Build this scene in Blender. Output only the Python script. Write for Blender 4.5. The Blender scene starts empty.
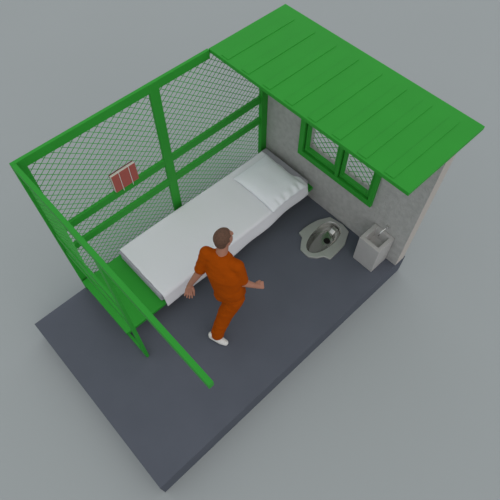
import bpy, bmesh, math, random
from mathutils import Vector, Matrix, noise
random.seed(4)
C = bpy.context.scene.collection
V = Vector

# ------------------------------------------------------------------ materials
def mat(name, col, rough=0.6, metal=0.0, bump=None, var=None, spec=0.35, sheen=0.0):
    """bump = (scale, strength, distance); var = (scale, amount) gentle colour mottling"""
    m = bpy.data.materials.new(name); m.use_nodes = True
    nt = m.node_tree; b = nt.nodes['Principled BSDF']
    b.inputs['Base Color'].default_value = (*col, 1)
    b.inputs['Roughness'].default_value = rough
    b.inputs['Metallic'].default_value = metal
    b.inputs['Specular IOR Level'].default_value = spec
    if sheen: b.inputs['Sheen Weight'].default_value = sheen
    tc = nt.nodes.new('ShaderNodeTexCoord')
    if var:
        n = nt.nodes.new('ShaderNodeTexNoise'); n.inputs['Scale'].default_value = var[0]; n.inputs['Detail'].default_value = 6
        r = nt.nodes.new('ShaderNodeValToRGB')
        r.color_ramp.elements[0].position = 0.3; r.color_ramp.elements[1].position = 0.7
        r.color_ramp.elements[0].color = (*[c*(1-var[1]) for c in col], 1)
        r.color_ramp.elements[1].color = (*[min(1, c*(1+var[1])) for c in col], 1)
        nt.links.new(tc.outputs['Object'], n.inputs['Vector']); nt.links.new(n.outputs['Fac'], r.inputs['Fac'])
        nt.links.new(r.outputs['Color'], b.inputs['Base Color'])
    if bump:
        n = nt.nodes.new('ShaderNodeTexNoise'); n.inputs['Scale'].default_value = bump[0]; n.inputs['Detail'].default_value = 5
        bp = nt.nodes.new('ShaderNodeBump'); bp.inputs['Strength'].default_value = bump[1]; bp.inputs['Distance'].default_value = bump[2]
        nt.links.new(tc.outputs['Object'], n.inputs['Vector']); nt.links.new(n.outputs['Fac'], bp.inputs['Height'])
        nt.links.new(bp.outputs['Normal'], b.inputs['Normal'])
    return m

GREEN = mat('green_paint', (0.027, 0.312, 0.030), 0.55, var=(3, .03), spec=.2)
GREENW = mat('green_wire', (0.055, 0.36, 0.06), 0.6, spec=.2)
SLAB = mat('slate_grey_floor', (0.104, 0.115, 0.142), 0.85, bump=(60, .1, .003), var=(2.5, .04), spec=.04)
GROUND = mat('pale_grey_ground', (0.372, 0.402, 0.408), 0.95, var=(.4, .01), spec=.05)
STUCCO = mat('grey_stucco', (0.425, 0.425, 0.415), 0.9, bump=(38, .5, .02), var=(14, .10), spec=.1)
SINKM = mat('grey_ceramic', (0.44, 0.435, 0.43), 0.5, spec=.2, var=(9, .03))
SHEET = mat('white_cotton', (0.80, 0.81, 0.86), 0.85, bump=(22, .12, .01), sheen=.1)
PILLOW = mat('white_pillowcase', (0.87, 0.89, 0.95), 0.85, bump=(22, .12, .01), sheen=.1)
MATT = mat('grey_mattress_ticking', (0.37, 0.36, 0.41), 0.85, bump=(90, .2, .004))
STEEL = mat('brushed_steel', (0.47, 0.485, 0.465), 0.42, 0.5, bump=(60, .04, .003), var=(8, .04))
STEELIN = mat('polished_steel', (0.52, 0.52, 0.50), 0.22, 0.9)
CHROME = mat('chrome', (0.8, 0.8, 0.8), 0.12, 1.0)
DRAIN = mat('drain_black', (0.004, 0.004, 0.004), 0.8)
ORANGE = mat('orange_cloth', (0.36, 0.064, 0.002), 0.9, bump=(180, .2, .003), spec=.05, var=(10, .05))
ORANGE2 = ORANGE
SKIN = mat('skin', (0.40, 0.185, 0.125), 0.55, var=(16, .06))
HAIR = mat('brown_cropped_hair', (0.118, 0.062, 0.040), 0.85, bump=(220, .5, .004), var=(60, .2))
SHOE = mat('white_canvas', (0.70, 0.70, 0.68), 0.7, var=(12, .03))
SOLE = mat('white_rubber', (0.62, 0.62, 0.60), 0.6)
RED = mat('red_book_cloth', (0.40, 0.095, 0.078), 0.7, bump=(200, .2, .002))
DRED = mat('dark_red_cover', (0.13, 0.025, 0.025), 0.7)
PAGES = mat('cream_pages', (0.62, 0.60, 0.53), 0.9)
STRAP = mat('white_strap', (0.66, 0.64, 0.62), 0.8)
EYEW = mat('eye_white', (0.75, 0.73, 0.70), 0.3)
GROOVE = mat('dark_groove_shade', (0.05, 0.05, 0.05), 0.7)  # near-black colour standing in for shade in the sash groove

# ------------------------------------------------------------------ helpers
def obj(name, bm, m, parent=None, smooth=False, bevel=0, seg=2):
    bmesh.ops.recalc_face_normals(bm, faces=bm.faces[:])
    me = bpy.data.meshes.new(name)
    if parent is not None:
        off = V(parent.location)
        p = parent.parent
        while p is not None: off += V(p.location); p = p.parent
        for v in bm.verts: v.co -= off
    bm.to_mesh(me); bm.free()
    o = bpy.data.objects.new(name, me); C.objects.link(o)
    me.materials.append(m)
    if parent is not None: o.parent = parent
    if smooth:
        for p in me.polygons: p.use_smooth = True
    if bevel:
        b = o.modifiers.new('edge_bevel', 'BEVEL'); b.width = bevel; b.segments = seg; b.limit_method = 'ANGLE'
    return o

def thing(name, label, cat, loc=(0, 0, 0), group=None):
    o = bpy.data.objects.new(name, None); C.objects.link(o); o.location = loc
    o.empty_display_size = .1
    o['label'] = label; o['category'] = cat
    if group: o['group'] = group
    return o
def tag(o, label, cat, group=None):
    o['label'] = label; o['category'] = cat
    if group: o['group'] = group
    return o
def struct(o, label=None, cat=None):
    o['kind'] = 'structure'
    if label: o['label'] = label
    if cat: o['category'] = cat
    return o

def box(bm, x0, x1, y0, y1, z0, z1):
    vs = [bm.verts.new((x, y, z)) for x in (x0, x1) for y in (y0, y1) for z in (z0, z1)]
    for f in ((0,1,3,2), (4,6,7,5), (0,4,5,1), (2,3,7,6), (0,2,6,4), (1,5,7,3)):
        bm.faces.new([vs[i] for i in f])
    return vs
def bx(*a):
    bm = bmesh.new(); box(bm, *a); return bm

def tube(bm, pts, r, n=10):
    """round bar along a list of points, r number or list"""
    pts = [V(p) for p in pts]; k = len(pts)
    rr = r if isinstance(r, (list, tuple)) else [r]*k
    loops = []; up = None
    for i, p in enumerate(pts):
        t = ((pts[min(i+1, k-1)] - pts[max(i-1, 0)])).normalized()
        if up is None: up = t.orthogonal().normalized()
        else: up = (up - t*up.dot(t)).normalized()
        w = t.cross(up)
        loops.append([bm.verts.new(p + (up*math.cos(a) + w*math.sin(a))*rr[i]) for a in [2*math.pi*j/n for j in range(n)]])
    for a, b in zip(loops, loops[1:]):
        for j in range(n): bm.faces.new([a[j], a[(j+1) % n], b[(j+1) % n], b[j]])
    bm.faces.new(loops[0][::-1]); bm.faces.new(loops[-1])

def rings(bm, lst, n=28, p=2.2):
    """loft of superellipse rings (centre, u, v, ru, rv), closed at both ends"""
    loops = []
    for c, u, v, ru, rv in lst:
        c = V(c); L = []
        for j in range(n):
            a = 2*math.pi*j/n; ca, sa = math.cos(a), math.sin(a)
            L.append(bm.verts.new(c + u*(math.copysign(abs(ca)**(2/p), ca)*ru) + v*(math.copysign(abs(sa)**(2/p), sa)*rv)))
        loops.append(L)
    for a, b in zip(loops, loops[1:]):
        for j in range(n): bm.faces.new([a[j], a[(j+1) % n], b[(j+1) % n], b[j]])
    bm.faces.new(loops[0][::-1]); bm.faces.new(loops[-1])

def ball(bm, c, u, v, w, ru, rv, rw, n=18, m=12):
    c = V(c); rows = []
    for i in range(1, m):
        t = math.pi*i/m
        rows.append([bm.verts.new(c + u*(ru*math.sin(t)*math.cos(2*math.pi*j/n)) + v*(rv*math.sin(t)*math.sin(2*math.pi*j/n)) + w*(rw*math.cos(t))) for j in range(n)])
    top = bm.verts.new(c + w*rw); bot = bm.verts.new(c - w*rw)
    for j in range(n):
        k = (j+1) % n
        bm.faces.new([top, rows[0][j], rows[0][k]]); bm.faces.new([bot, rows[-1][k], rows[-1][j]])
        for a, b in zip(rows, rows[1:]): bm.faces.new([a[j], b[j], b[k], a[k]])
X, Y, Z = V((1,0,0)), V((0,1,0)), V((0,0,1))
def limb(bm, pts, rad, n=14):
    """chain of round cones with ball joints"""
    pts = [V(p) for p in pts]
    for p, r in zip(pts, rad): ball(bm, p, X, Y, Z, r, r, r, n, 8)
    for (a, b), (ra, rb) in zip(zip(pts, pts[1:]), zip(rad, rad[1:])):
        tube(bm, [a, b], [ra, rb], n)

def fuse(name, bm, m, parent, voxel, smooth=6, wrinkle=None):
    """melt the overlapping pieces of one body / garment into ONE continuous skin"""
    bmesh.ops.recalc_face_normals(bm, faces=bm.faces[:])
    me = bpy.data.meshes.new('tmp'); bm.to_mesh(me); bm.free()
    t = bpy.data.objects.new('tmp', me); C.objects.link(t)
    r = t.modifiers.new('r', 'REMESH'); r.mode = 'VOXEL'; r.voxel_size = voxel
    s = t.modifiers.new('s', 'SMOOTH'); s.iterations = smooth; s.factor = .5
    bpy.context.view_layer.update()
    ev = t.evaluated_get(bpy.context.evaluated_depsgraph_get())
    nm = bpy.data.meshes.new_from_object(ev)
    bpy.data.objects.remove(t); bpy.data.meshes.remove(me)
    b2 = bmesh.new(); b2.from_mesh(nm); bpy.data.meshes.remove(nm)
    if wrinkle:
        b2.normal_update()
        for v in b2.verts:
            q = v.co.copy(); q.z *= wrinkle[2] if len(wrinkle) > 2 else 1.7
            v.co += v.normal*(noise.noise(q*wrinkle[0])*wrinkle[1] + noise.noise(q*wrinkle[0]*2.3)*wrinkle[1]*.4)
    return obj(name, b2, m, parent, smooth=True)

def wire_grid(bm, o, eu, ev, w, h, period, r, kk=1.22, ph=0.0):
    """diagonal woven wire, both families, clipped to a w x h rectangle at origin o with axes eu, ev;
    period = width of one diamond, kk = width / height of a diamond"""
    nrm = eu.cross(ev)
    for s in (1, -1):
        k = -int((w+h*kk)/period)-2
        while k*period < w+h*kk+period:
            c = k*period + ph        # wire runs along u = c + s*kk*v
            if s == 1: lo, hi = max(0, -c/kk), min(h, (w-c)/kk)
            else: lo, hi = max(0, (c-w)/kk), min(h, c/kk)
            if hi-lo > .01:
                a = o + eu*(c+s*kk*lo) + ev*lo + nrm*(r*.8*s); b = o + eu*(c+s*kk*hi) + ev*hi + nrm*(r*.8*s)
                t = (b-a).normalized(); q = t.cross(nrm)
                L = [[bm.verts.new(p + (q*math.cos(g) + nrm*math.sin(g))*r) for g in [math.pi*j/3 for j in range(6)]] for p in (a, b)]
                for j in range(6): bm.faces.new([L[0][j], L[0][(j+1) % 6], L[1][(j+1) % 6], L[1][j]])
                bm.faces.new(L[0][::-1]); bm.faces.new(L[1])
            k += 1

# ------------------------------------------------------------------ setting
H = 2.28; HW = 2.245; GZ = -.361
SX0, SX1, SY0 = -.722, 3.199, -2.393
bm = bmesh.new(); vs = [bm.verts.new((x, y, GZ)) for x, y in ((-40,-40), (60,-40), (60,60), (-40,60))]; bm.faces.new(vs)
g = obj('ground', bm, GROUND); struct(g, 'pale grey plain ground all around the raised cell', 'ground')

# bowl outline of the squat toilet, used for the hole in the floor too
TC = V((2.632, -1.500))
def bowl_loop(off=0.0, n=40):
    out = []
    for j in range(n):
        a = 2*math.pi*j/n; ca, sa = math.cos(a), math.sin(a)
        x = TC.x + .015*sa*sa + math.copysign(abs(ca)**.92, ca)*(.288+off)
        y = TC.y + math.copysign(abs(sa)**.85, sa)*(.152*(1+.10*ca)+off) + .012*ca
        out.append((x, y))
    return out
bm = bmesh.new()
outer = [bm.verts.new((x, y, 0)) for x, y in ((SX0, SY0), (SX1, SY0), (SX1, .010), (SX0, .010))]
hole = [bm.verts.new((x, y, 0)) for x, y in bowl_loop(.014)]
ed = [bm.edges.new((L[i], L[(i+1) % len(L)])) for L in (outer, hole) for i in range(len(L))]
bmesh.ops.triangle_fill(bm, use_beauty=True, use_dissolve=False, edges=ed)
low = [bm.verts.new((v.co.x, v.co.y, GZ)) for v in outer]
for i in range(4): bm.faces.new([outer[i], outer[(i+1) % 4], low[(i+1) % 4], low[i]])
bm.faces.new(low)
hl = [bm.verts.new((v.co.x, v.co.y, -.2)) for v in hole]
for i in range(len(hl)): bm.faces.new([hole[i], hole[(i+1) % len(hl)], hl[(i+1) % len(hl)], hl[i]])
bm.faces.new(hl)
fl = obj('floor', bm, SLAB); struct(fl, 'raised dark slate grey floor slab of the cell', 'floor')

# back wall with a window opening
WX0, WX1, WY0, WY1 = 3.0, 3.165, -2.39, 0.009
OY0, OY1, OZ0, OZ1 = -1.775, -.72, .785, 1.60
def holed_wall(bm, x0, x1, y0, y1, z0, z1, a0, a1, b0, b1):
    f = {}
    for x in (x0, x1):
        f[x] = ([bm.verts.new((x, y, z)) for y, z in ((y0,z0), (y1,z0), (y1,z1), (y0,z1))],
                [bm.verts.new((x, y, z)) for y, z in ((a0,b0), (a1,b0), (a1,b1), (a0,b1))])
        O, I = f[x]
        for i in range(4): bm.faces.new([O[i], O[(i+1) % 4], I[(i+1) % 4], I[i]])
    for q in (0, 1):
        A, B = f[x0][q], f[x1][q]
        for i in range(4): bm.faces.new([A[i], A[(i+1) % 4], B[(i+1) % 4], B[i]])
bm = bmesh.new(); holed_wall(bm, WX0, WX1, WY0, WY1, 0, HW, OY0, OY1, OZ0, OZ1)
END_FACE = mat('beige_end_face', (0.49, 0.455, 0.425), 0.9, bump=(30, .2, .01), spec=.1)
w = obj('wall_back', bm, STUCCO); struct(w, 'rough grey stucco end wall under the green roof', 'wall')

w.data.materials.append(END_FACE)
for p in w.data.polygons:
    if p.normal.y < -.9 and p.center.y < -2.3: p.material_index = 1  # end face coloured lighter and warmer than the rest of the wall
# double window: fixed frame > two sashes, each with wire mesh
win = bpy.data.objects.new('window_1', None); C.objects.link(win); win.location = (3.0, -1.24, .70)
struct(win, 'green framed double window with wire mesh in the grey wall', 'window')
FY0, FY1, FZ0, FZ1 = -1.830, -.647, .705, 1.665
bm = bmesh.new(); holed_wall(bm, 2.955, 3.03, FY0, FY1, FZ0, FZ1, OY0+.002, OY1-.002, OZ0+.002, OZ1-.002)
obj('window_frame', bm, GREEN, win, bevel=.004)
MY = -1.2715
obj('mullion', bx(2.962, 3.05, MY-.022, MY+.022, OZ0+.002, OZ1-.002), GREEN, win, bevel=.004)
for y0, y1 in ((OY0+.002, MY-.022), (MY+.022, OY1-.002)):
    bm = bmesh.new(); holed_wall(bm, 2.985, 3.045, y0+.013, y1-.013, OZ0+.015, OZ1-.015, y0+.043, y1-.043, OZ0+.056, OZ1-.056)
    s = obj('sash', bm, GREEN, win, bevel=.004)
    bm = bmesh.new(); holed_wall(bm, 3.015, 3.03, y0, y1, OZ0+.002, OZ1-.002, y0+.013, y1-.013, OZ0+.015, OZ1-.015)  # dark strip puts the shade of the frame-to-sash groove into colour
    obj('groove_shade', bm, GROOVE, s)['label'] = 'dark strip painted as shade in the groove round the sash'
    bm = bmesh.new(); wire_grid(bm, V((3.135, y0+.004, OZ0+.006)), Y, Z, y1-y0-.008, OZ1-OZ0-.012, .108, .0042)
    obj('wire_mesh', bm, GREENW, s)

# ------------------------------------------------------------------ roof
RX0, RX1, RY0, RY1, RZ = 2.173, 3.253, -2.482, -.010, 2.287
rf = thing('roof', 'flat bright green roof with raised ribs over the grey wall', 'roof', (2.72, -1.22, HW))
obj('roof_panel', bx(RX0, RX1, RY0, RY1, HW, RZ), GREEN, rf, bevel=.004)
for k in range(8):
    y = -.275 - .2895*k
    obj('rib', bx(2.198, 3.122, y, y+.10, RZ-.001, RZ+.006), GREEN, rf, bevel=.003)

# ------------------------------------------------------------------ mesh fences
FD = -.026
fe = thing('mesh_fence', 'long green wire mesh fence standing behind the bed', 'fence', (1.5, -.025, 0))
RH = .125
for nm, z, x1 in (('top_rail', H-.10, 2.171), ('middle_rail', 1.141, 2.999), ('middle_rail', .797, 2.999), ('bottom_rail', 0.0, 2.999)):
    obj(nm, bx(-.014, x1, FD, .008, z, z+.10), GREEN, fe, bevel=.003)
for x0, x1, z1 in ((-.015, .10, H-.001), (1.415, 1.525, H-.001), (2.90, 2.999, HW-.001)):
    obj('post', bx(x0, x1, FD-(.002 if x0 < 2 else .024), .0095, 0.0, z1), GREEN, fe, bevel=.003)
bm = bmesh.new(); wire_grid(bm, V((.03, .0065, .05)), X, Z, 2.94, H-.1, .0925, .0033)
obj('wire_mesh', bm, GREENW, fe)

PE = -1.226; PW = .03; ME = -.62
pa = thing('mesh_partition', 'short green partition across the foot of the bed, half wire mesh, long bar on top', 'partition', (.015, -.6, 0))
obj('top_bar', bx(-.014, PW-.002, -2.56, FD-.003, H-.075, H), GREEN, pa, bevel=.003)
for nm, z, h in (('middle_rail', 1.140, .10), ('middle_rail', .797, .10), ('bottom_rail', 0.0, .05)):
    obj(nm, bx(0, PW, PE+.01, FD-.003, z, z+h), GREEN, pa, bevel=.003)
obj('post', bx(-.001, PW+.001, PE, PE+.082, 0.0, H-.074), GREEN, pa, bevel=.003)
bm = bmesh.new(); wire_grid(bm, V((.015, ME, .85)), Y, Z, -ME-.034, H-.85-.03, .0925, .0033)
obj('wire_mesh', bm, GREENW, pa)

# ------------------------------------------------------------------ bed: bench, mattress, sheet, pillow
BZ = .25
be = thing('bed_bench', 'green painted bench bed fixed between partition and grey wall', 'bench', (1.5, -.5, 0))
obj('platform', bx(-.02, 2.997, -.945, -.054, BZ-.05, BZ), GREEN, be, bevel=.006)
for x in (.30, 2.6):
    for y in (-.80, -.16): obj('leg', bx(x, x+.06, y-.03, y+.03, 0, BZ-.05), GREEN, be, bevel=.003)

bm = bx(.508, 2.938, -.905, -.108, BZ, .392)
mt = obj('mattress', bm, MATT, bevel=.02, seg=4)
tag(mt, 'grey mattress under the white sheet, its end showing at the foot', 'mattress')
for p in mt.data.polygons: p.use_smooth = True

def smoothstep(a, b, x):
    t = max(0, min(1, (x-a)/(b-a))); return t*t*(3-2*t)
def lerp_tab(tab, x):
    for (x0, y0), (x1, y1) in zip(tab, tab[1:]):
        if x <= x1: return y0 + (y1-y0)*max(0, min(1, (x-x0)/(x1-x0)))
    return tab[-1][1]
def sheet_mesh():
    bm = bmesh.new(); nx, ny = 130, 60; grid = []
    for i in range(nx+1):
        x = .532 + (2.885-.532)*i/nx; row = []
        hem = lerp_tab([(.545, .195), (.8, .20), (1.1, .19), (1.5, .185), (1.75, .18), (2.05, .195), (2.4, .21), (2.9, .225)], x)
        for j in range(ny+1):
            t = j/ny
            yb = -.092 - .040*smoothstep(.6, 2.8, x)
            flat, rc = .907+yb, .035
            tot = flat + rc*math.pi/2 + (.40-rc-hem)
            s = t*tot
            if s < flat: y, z = yb - s*1.0, .400
            elif s < flat+rc*math.pi/2:
                a = (s-flat)/rc; y, z = yb-flat-rc*math.sin(a), .400-rc+rc*math.cos(a)
            else:
                d = s-flat-rc*math.pi/2
                y, z = yb-flat-rc - d*lerp_tab([(.5, .16), (.9, .14), (1.7, .22), (2.1, .17), (2.9, .14)], x), .400-rc-d
                y -= .012*math.sin(x*9+1.2)*smoothstep(0, .2, d)*smoothstep(1.2, 1.7, x)
            q = V((x*3.2, y*3.2, z*3.2))
            z += .002*noise.noise(q) if s < flat else 0
            # soft lengthwise sag + ripples by the pillow
            z += .002*math.sin(x*16+y*7)*smoothstep(1.95, 2.15, x)*smoothstep(2.4, 2.2, x) if s < flat else 0
            xx = x + (.004*noise.noise(V((y*9, z*9, 3))))
            xx -= .045*smoothstep(2.5, 2.885, x)*smoothstep(-.80, -.70, y); xx += .006*math.sin(y*22)*smoothstep(2.7, 2.885, x)
            row.append(bm.verts.new((xx, y, z)))
        grid.append(row)
    for i in range(nx):
        for j in range(ny): bm.faces.new([grid[i][j], grid[i+1][j], grid[i+1][j+1], grid[i][j+1]])
    return bm
sh = obj('bed_sheet', sheet_mesh(), SHEET, smooth=True)
so = sh.modifiers.new('cloth_thickness', 'SOLIDIFY'); so.thickness = .006; so.offset = 1
tag(sh, 'white cotton sheet spread over the mattress, hanging down the open side', 'sheet')

def pillow_mesh():
    bm = bmesh.new(); n = 56; top = []; bot = []
    cx, cy, hx, hy = 2.535, -.597, .305, .372
    for i in range(n+1):
        u = -1+2*i/n; rt = []; rb = []
        for j in range(n+1):
            v = -1+2*j/n
            e = max(0, (1-abs(u)**3.2))*max(0, (1-abs(v)**4))
            h = .078*e**.72
            pinch = 1-.05*(1-abs(v)**2)*abs(u)**3
            x = cx + u*hx*pinch; y = cy - v*hy*(1-.03*(1-abs(u)**2)*abs(v)**3)
            q = V((x*6, y*6, 0))
            wr = noise.noise(q)*.008*e
            if v > .62:
                wr += .010*math.sin(x*52+2*noise.noise(q))*smoothstep(.62, .85, v)*smoothstep(1.0, .92, v)*smoothstep(-.9, -.5, u)
            zz = .419 + h + wr
            drop = smoothstep(.82, 1.0, v)*.0
            rt.append(bm.verts.new((x, y, zz-drop)))
            edge = i in (0, n) or j in (0, n)
            rb.append(rt[-1] if edge else bm.verts.new((x, y, .419)))
        top.append(rt); bot.append(rb)
    for i in range(n):
        for j in range(n):
            bm.faces.new([top[i][j], top[i+1][j], top[i+1][j+1], top[i][j+1]])
            q = [bot[i][j], bot[i][j+1], bot[i+1][j+1], bot[i+1][j]]
            if len(set(q)) == 4 and not all(a in top[i]+top[i+1] for a in q): bm.faces.new(q)
    return bm
pi_ = obj('pillow', pillow_mesh(), PILLOW, smooth=True)
tag(pi_, 'white pillow at the head of the bed beside the grey wall', 'pillow')

# ------------------------------------------------------------------ squat toilet
tz = .028
sq = thing('squat_toilet', 'stainless steel squat toilet set into the dark floor', 'toilet', (TC.x, TC.y, 0))
PL = [(2.459,-1.231), (2.441,-1.307), (2.370,-1.355), (2.293,-1.42), (2.284,-1.50), (2.287,-1.571), (2.350,-1.65), (2.43,-1.694), (2.461,-1.778), (2.610,-1.775), (2.764,-1.759),
      (2.947,-1.665), (2.974,-1.536), (2.942,-1.341), (2.783,-1.261), (2.653,-1.234), (2.55,-1.226)]
bm = bmesh.new()
po = [bm.verts.new((x, y, tz)) for x, y in PL]; pb = [bm.verts.new((x, y, .0005)) for x, y in PL]
bi = [bm.verts.new((x, y, tz)) for x, y in bowl_loop()]
ed = [bm.edges.new((L[i], L[(i+1) % len(L)])) for L in (po, bi) for i in range(len(L))]
bmesh.ops.triangle_fill(bm, use_beauty=True, use_dissolve=False, edges=ed)
for i in range(len(po)): bm.faces.new([po[i], po[(i+1) % len(po)], pb[(i+1) % len(po)], pb[i]])
obj('plate', bm, STEEL, sq, bevel=.006)
bm = bmesh.new(); prev = None
for off, z in ((.0, tz), (-.008, tz-.012), (-.022, -.05), (-.035, -.09), (-.06, -.112)):
    L = [bm.verts.new((x, y, z)) for x, y in bowl_loop(off)]
    if prev:
        for i in range(len(L)): bm.faces.new([prev[i], prev[(i+1) % len(L)], L[(i+1) % len(L)], L[i]])
    prev = L
bm.faces.new(prev)
o = obj('bowl', bm, STEELIN, sq, smooth=True); o['label'] = 'polished steel bowl'
bm = bmesh.new(); tube(bm, [(2.708, -1.517, -.1115), (2.708, -1.517, -.104)], .042, 24)
obj('drain_hole', bm, DRAIN, sq)['label'] = 'round black drain hole'
bm = bmesh.new(); rings(bm, [(V((2.885,-1.495,-.025)), Y, Z, .045, .026), (V((2.84,-1.498,-.03)), Y, Z, .042, .024), (V((2.79,-1.50,-.048)), Y, Z, .036, .014)], 16, 3)
obj('flush_spout', bm, STEELIN, sq, bevel=.003)

# ------------------------------------------------------------------ wash basin
sk = thing('wash_basin', 'small square grey pedestal wash basin against the stucco wall', 'sink', (2.85, -2.095, 0))
bm = bmesh.new()
x0, x1, y0, y1, zt = 2.702, 2.997, -2.245, -1.947, .47
a0, a1, c0, c1 = 2.752, 2.962, -2.195, -1.997
O = [bm.verts.new(p) for p in ((x0,y0,zt), (x1,y0,zt), (x1,y1,zt), (x0,y1,zt))]
I = [bm.verts.new(p) for p in ((a0,c0,zt), (a1,c0,zt), (a1,c1,zt), (a0,c1,zt))]
D = [bm.verts.new(p) for p in ((a0+.02,c0+.02,zt-.12), (a1-.035,c0+.02,zt-.12), (a1-.035,c1-.02,zt-.12), (a0+.02,c1-.02,zt-.12))]
B = [bm.verts.new((v.co.x, v.co.y, 0)) for v in O]
for i in range(4):
    k = (i+1) % 4
    bm.faces.new([O[i], O[k], I[k], I[i]]); bm.faces.new([I[i], I[k], D[k], D[i]]); bm.faces.new([O[i], O[k], B[k], B[i]])
bm.faces.new(D); bm.faces.new(B)
obj('basin', bm, SINKM, sk, bevel=.005)
bm = bmesh.new(); tube(bm, [(2.998,-2.12,.585), (2.95,-2.113,.588), (2.91,-2.106,.578), (2.875,-2.10,.55), (2.86,-2.096,.50)], .0065, 10)
tp = obj('tap', bm, CHROME, sk, smooth=True); tp['label'] = 'thin chrome tap'
bm = bmesh.new(); tube(bm, [(2.998,-2.12,.585), (2.985,-2.118,.586)], .017, 14); obj('flange', bm, CHROME, tp)

# ------------------------------------------------------------------ red book on the fence rail
bk = thing('book', 'red book with cream page edges and two thin white straps, standing on the fence rail', 'book', (.9, -.017, 1.2415))
bz0, bz1 = 1.2415, 1.490
obj('back_cover', bx(.756, 1.054, -.006, -.001, bz0, bz1+.010), DRED, bk)['label'] = 'dark red back cover'
obj('pages', bx(.758, 1.052, -.034, -.006, bz0+.003, bz1), PAGES, bk)['label'] = 'cream page block'
obj('front_cover', bx(.763, 1.056, -.039, -.034, bz0, bz1-.002), RED, bk)['label'] = 'red front cover'
for x in (.848, .970):
    bm = bx(x, x+.007, -.042, -.039, bz0-.035, bz1+.002); box(bm, x, x+.007, -.042, -.001, bz1+.0005, bz1+.0025)
    obj('strap', bm, STRAP, bk)['label'] = 'thin white strap'

# ------------------------------------------------------------------ the man
ROOT = V((.96, -1.50, 0))
man = thing('person', 'person in an orange T-shirt and trousers with cropped hair, walking away beside the bed', 'person', ROOT)
def hd(deg):
    a = math.radians(deg); return V((math.cos(a), math.sin(a), 0)), V((math.sin(a), -math.cos(a), 0))
f, r = hd(19)
hf, hr = hd(2)
SHL, SHR = V((.942,-1.312,1.340)), V((1.066,-1.620,1.318))
ELL, ELR = V((.825,-1.300,1.07)), V((1.078,-1.685,1.06))
WRL, WRR = V((.725,-1.245,.865)), V((1.168,-1.752,.975))
HIPL, HIPR = V((.950,-1.505,.83)), V((1.000,-1.632,.83))
KNL, KNR = V((1.10,-1.375,.47)), V((.885,-1.595,.47))
ANL, ANR = V((1.225,-1.285,.095)), V((.745,-1.592,.125))
NECK = V((1.026,-1.436,1.395)); HC = V((1.096,-1.402,1.548))

bm = bmesh.new()
rings(bm, [((.992,-1.57,.80), r, f, .10, .08), ((.990,-1.565,.9), r, f, .11, .09), ((.97,-1.54,1.03), r, f, .130, .095),
           ((.985,-1.505,1.18), r, f, .15, .105), ((1.0,-1.475,1.29), r, f, .15, .09), ((1.012,-1.45,1.36), r, f, .09, .065), (NECK, r, f, .06, .058)])
limb(bm, [NECK-Z*.03, HC-V((.02,.01,.07))], [.060, .056])
limb(bm, [V((1.0,-1.45,1.33)), SHL, ELL, WRL], [.05, .055, .042, .028])
limb(bm, [V((1.0,-1.47,1.33)), SHR, ELR, WRR], [.05, .055, .042, .028])
limb(bm, [V((.985,-1.555,.85)), HIPL-Z*.03, KNL, ANL], [.06, .066, .056, .038])
limb(bm, [V((.990,-1.575,.85)), HIPR-Z*.03, KNR, ANR], [.06, .066, .056, .038])
# head: cranium, face, jaw, nose, brow, ears
ball(bm, HC+hf*-.010+Z*.022, hf, hr, Z, .094, .074, .088, 24, 16)
ball(bm, HC+hf*.028-Z*.030, hf, hr, Z, .062, .067, .085, 20, 14)
ball(bm, HC+hf*.052-Z*.082, hf, hr, Z, .036, .042, .030, 16, 10)
limb(bm, [HC+hf*.088+Z*.010, HC+hf*.104-Z*.025], [.009, .013], 10)
limb(bm, [HC+hf*.080+hr*.035+Z*.018, HC+hf*.080-hr*.035+Z*.018], [.012, .012], 10)
limb(bm, [HC+hf*.086+hr*.018-Z*.060, HC+hf*.086-hr*.018-Z*.060], [.010, .010], 10)
for s in (1, -1):
    ball(bm, HC+hr*(s*.076)-hf*.006-Z*.014, (hf*.95+Z*.25).normalized(), (hr*.85-hf*s*.4).normalized(), (Z*.95-hf*.25).normalized(), .020, .010, .032, 12, 10)
# hands
def hand(bm, wr, d, n, side, curl, k_=1.0, splay=1.0):
    """wr wrist, d pointing direction, n towards the palm side, side = thumb side; curl = bend at the three knuckles"""
    d = d.normalized(); n = (n-d*n.dot(d)).normalized(); t = side.normalized(); t = (t-d*t.dot(d)-n*t.dot(n)).normalized()
    limb(bm, [wr, wr+d*.03*k_], [.026, .029], 12)
    for k in (-.024, -.008, .008, .024):
        limb(bm, [wr+d*.02*k_+t*k*.7*k_, wr+d*.085*k_+t*k*1.05*k_], [.016, .0145], 10)
    for k, (o, ln) in enumerate(((.030, .072), (.010, .080), (-.010, .074), (-.030, .058))):
        p = wr+(d*.088+t*o)*k_; a = 0; pts = [p-d*.02*k_, p]
        for s, cu in zip((.45, .30, .25), curl):
            a += cu*(1+.12*k)
            dd = (d*math.cos(a)+n*math.sin(a)+t*(o*6*splay)).normalized()
            p = p+dd*ln*s*k_; pts.append(p)
        limb(bm, pts, [.0108*k_, .0108*k_, .0098*k_, .009*k_, .0082*k_], 10)
    b = wr+(d*.025+t*.026)*k_
    d1 = (d*.70+t*.62*max(splay, .55)+n*.30).normalized(); d2 = (d*.88+t*(.15 if splay > .3 else -.55)+n*(.25 if splay > .3 else .75)).normalized()
    limb(bm, [b, b+d1*.042*k_, b+(d1*.042+d2*.030)*k_, b+(d1*.042+d2*.052)*k_], [.015, .0125, .0105, .0095], 10)
hand(bm, WRL, V((-.36,-.12,-1)), V((-.46,-.465,.19)), V((.7,-.7,0)), (.16, .20, .15), 1.05, .7)
hand(bm, WRR, (WRR-ELR)+V((.05,-.02,.05)), V((-.35,.55,-.5)), V((.2,.1,1)), (1.25, 1.45, .9), 1.0, .1)
body = fuse('body', bm, SKIN, man, .0042, 3)

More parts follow.
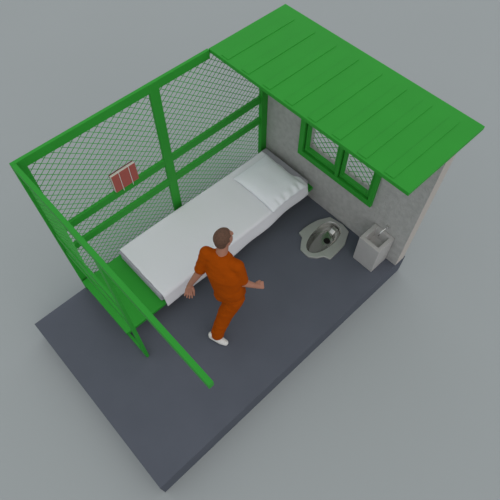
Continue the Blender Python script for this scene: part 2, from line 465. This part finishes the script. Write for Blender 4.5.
# hair cap
bm = bmesh.new()
ball(bm, HC+hf*-.012+Z*.024, hf, hr, Z, .101, .081, .094, 40, 28)
ball(bm, HC+hf*-.040-Z*.030, hf, hr, Z, .064, .068, .070, 40, 28)
b0 = bm
dead = []
bmesh.ops.recalc_face_normals(b0, faces=b0.faces[:])
hair = fuse('hair', b0, HAIR, man, .005, 3)
bm = bmesh.new(); bm.from_mesh(hair.data)
def cut(q):
    q = q + ROOT - HC
    a = q.dot(hf); z = q.z
    return (a > .040 and z < .085) or (a > .006 and z < .055) or (a > -.034 and z < .005) or z < -.072
bmesh.ops.delete(bm, geom=[v for v in bm.verts if cut(v.co)], context='VERTS')
bm.to_mesh(hair.data); bm.free()
so = hair.modifiers.new('thickness', 'SOLIDIFY'); so.thickness = .008; so.offset = -1
for s in (1, -1):
    bm = bmesh.new(); ball(bm, HC+hf*.078+hr*(s*.030)+Z*.002, hf, hr, Z, .012, .012, .010, 12, 8)
    e = obj('eye', bm, EYEW, man, smooth=True)
    bm = bmesh.new(); ball(bm, HC+hf*.0855+hr*(s*.030)+Z*.002, hf, hr, Z, .0055, .0058, .0058, 10, 8)
    obj('iris', bm, HAIR, e, smooth=True)['label'] = 'dark brown iris'

# shirt
bm = bmesh.new()
rings(bm, [((1.000,-1.580,.835), r, f, .146, .130), ((.994,-1.573,.87), r, f, .160, .136), ((.982,-1.560,.93), r, f, .170, .136), ((.976,-1.538,1.03), r, f, .178, .128),
           ((.980,-1.506,1.18), r, f, .198, .130), ((1.0,-1.480,1.285), r, f, .184, .112), ((1.008,-1.460,1.345), r, f, .150, .088), ((1.016,-1.448,1.382), r, f, .098, .074), ((1.020,-1.443,1.400), r, f, .072, .066)])
limb(bm, [V((.985,-1.42,1.335)), SHL, SHL.lerp(ELL, .82)], [.072, .068, .060])
limb(bm, [V((1.02,-1.49,1.325)), SHR, SHR.lerp(ELR, .82)], [.072, .068, .060])
# cut sleeve ends and the hem square by flattening
fuse('shirt', bm, ORANGE, man, .007, 10, (10, .006))

# trousers
bm = bmesh.new()
rings(bm, [((.990,-1.560,.97), r, f, .135, .105), ((.995,-1.570,.86), r, f, .146, .125), ((.990,-1.570,.78), r, f, .146, .122)])
limb(bm, [V((.97,-1.535,.80)), HIPL-Z*.08, KNL, ANL+V((-.01,-.005,.05)), ANL+V((.0,.0,.0))], [.10, .102, .088, .074, .072])
limb(bm, [V((.985,-1.61,.80)), HIPR-Z*.08, KNR, ANR+V((.015,0,.05)), ANR+V((-.002,0,-.01))], [.11, .108, .088, .076, .074])
fuse('trousers', bm, ORANGE2, man, .008, 6, (13, .007, 2.2))

# shoes
def shoe(heel, ball_, toe, sole):
    bm = bmesh.new()
    limb(bm, [heel+Z*.03, heel, ball_, toe], [.036, .040, .046, .036], 16)
    o = fuse('shoe', bm, SHOE, man, .006, 4)
    for v in o.data.vertices:
        if v.co.z < .002: v.co.z = .002
    return o
shoe(V((1.205,-1.297,.045)), V((1.325,-1.215,.042)), V((1.385,-1.172,.036)), 1)
shoe(V((.692,-1.545,.070)), V((.736,-1.655,.046)), V((.757,-1.708,.038)), 1)

# ------------------------------------------------------------------ light
W = bpy.data.worlds.new('World'); bpy.context.scene.world = W; W.use_nodes = True
bg = W.node_tree.nodes['Background']; bg.inputs['Color'].default_value = (.93, .97, 1.0, 1); bg.inputs['Strength'].default_value = .75
def sun(name, d, e, col, ang):
    l = bpy.data.lights.new(name, 'SUN'); l.energy = e; l.color = col; l.angle = math.radians(ang)
    o = bpy.data.objects.new(name, l); C.objects.link(o); o.rotation_euler = V(d).to_track_quat('-Z', 'Y').to_euler()
    o.location = V((1, -1, 8)) - V(d)*2
sun('sun_soft', (.10, .60, -.75), .45, (1.0, .84, .72), 60)

# ------------------------------------------------------------------ camera
cam = bpy.data.cameras.new('camera'); co = bpy.data.objects.new('camera', cam); C.objects.link(co)
co.location = (-.4534089, -3.4278732, 5.4929624); co.rotation_euler = (.5470970, .0016839, -.7518824)
cam.sensor_width = 36; cam.lens = 502.203/500*36; cam.clip_end = 300
bpy.context.scene.camera = co
vs = bpy.context.scene.view_settings
vs.view_transform = 'Standard'; vs.look = 'None'; vs.gamma = 1; vs.use_curve_mapping = False; vs.exposure = 0
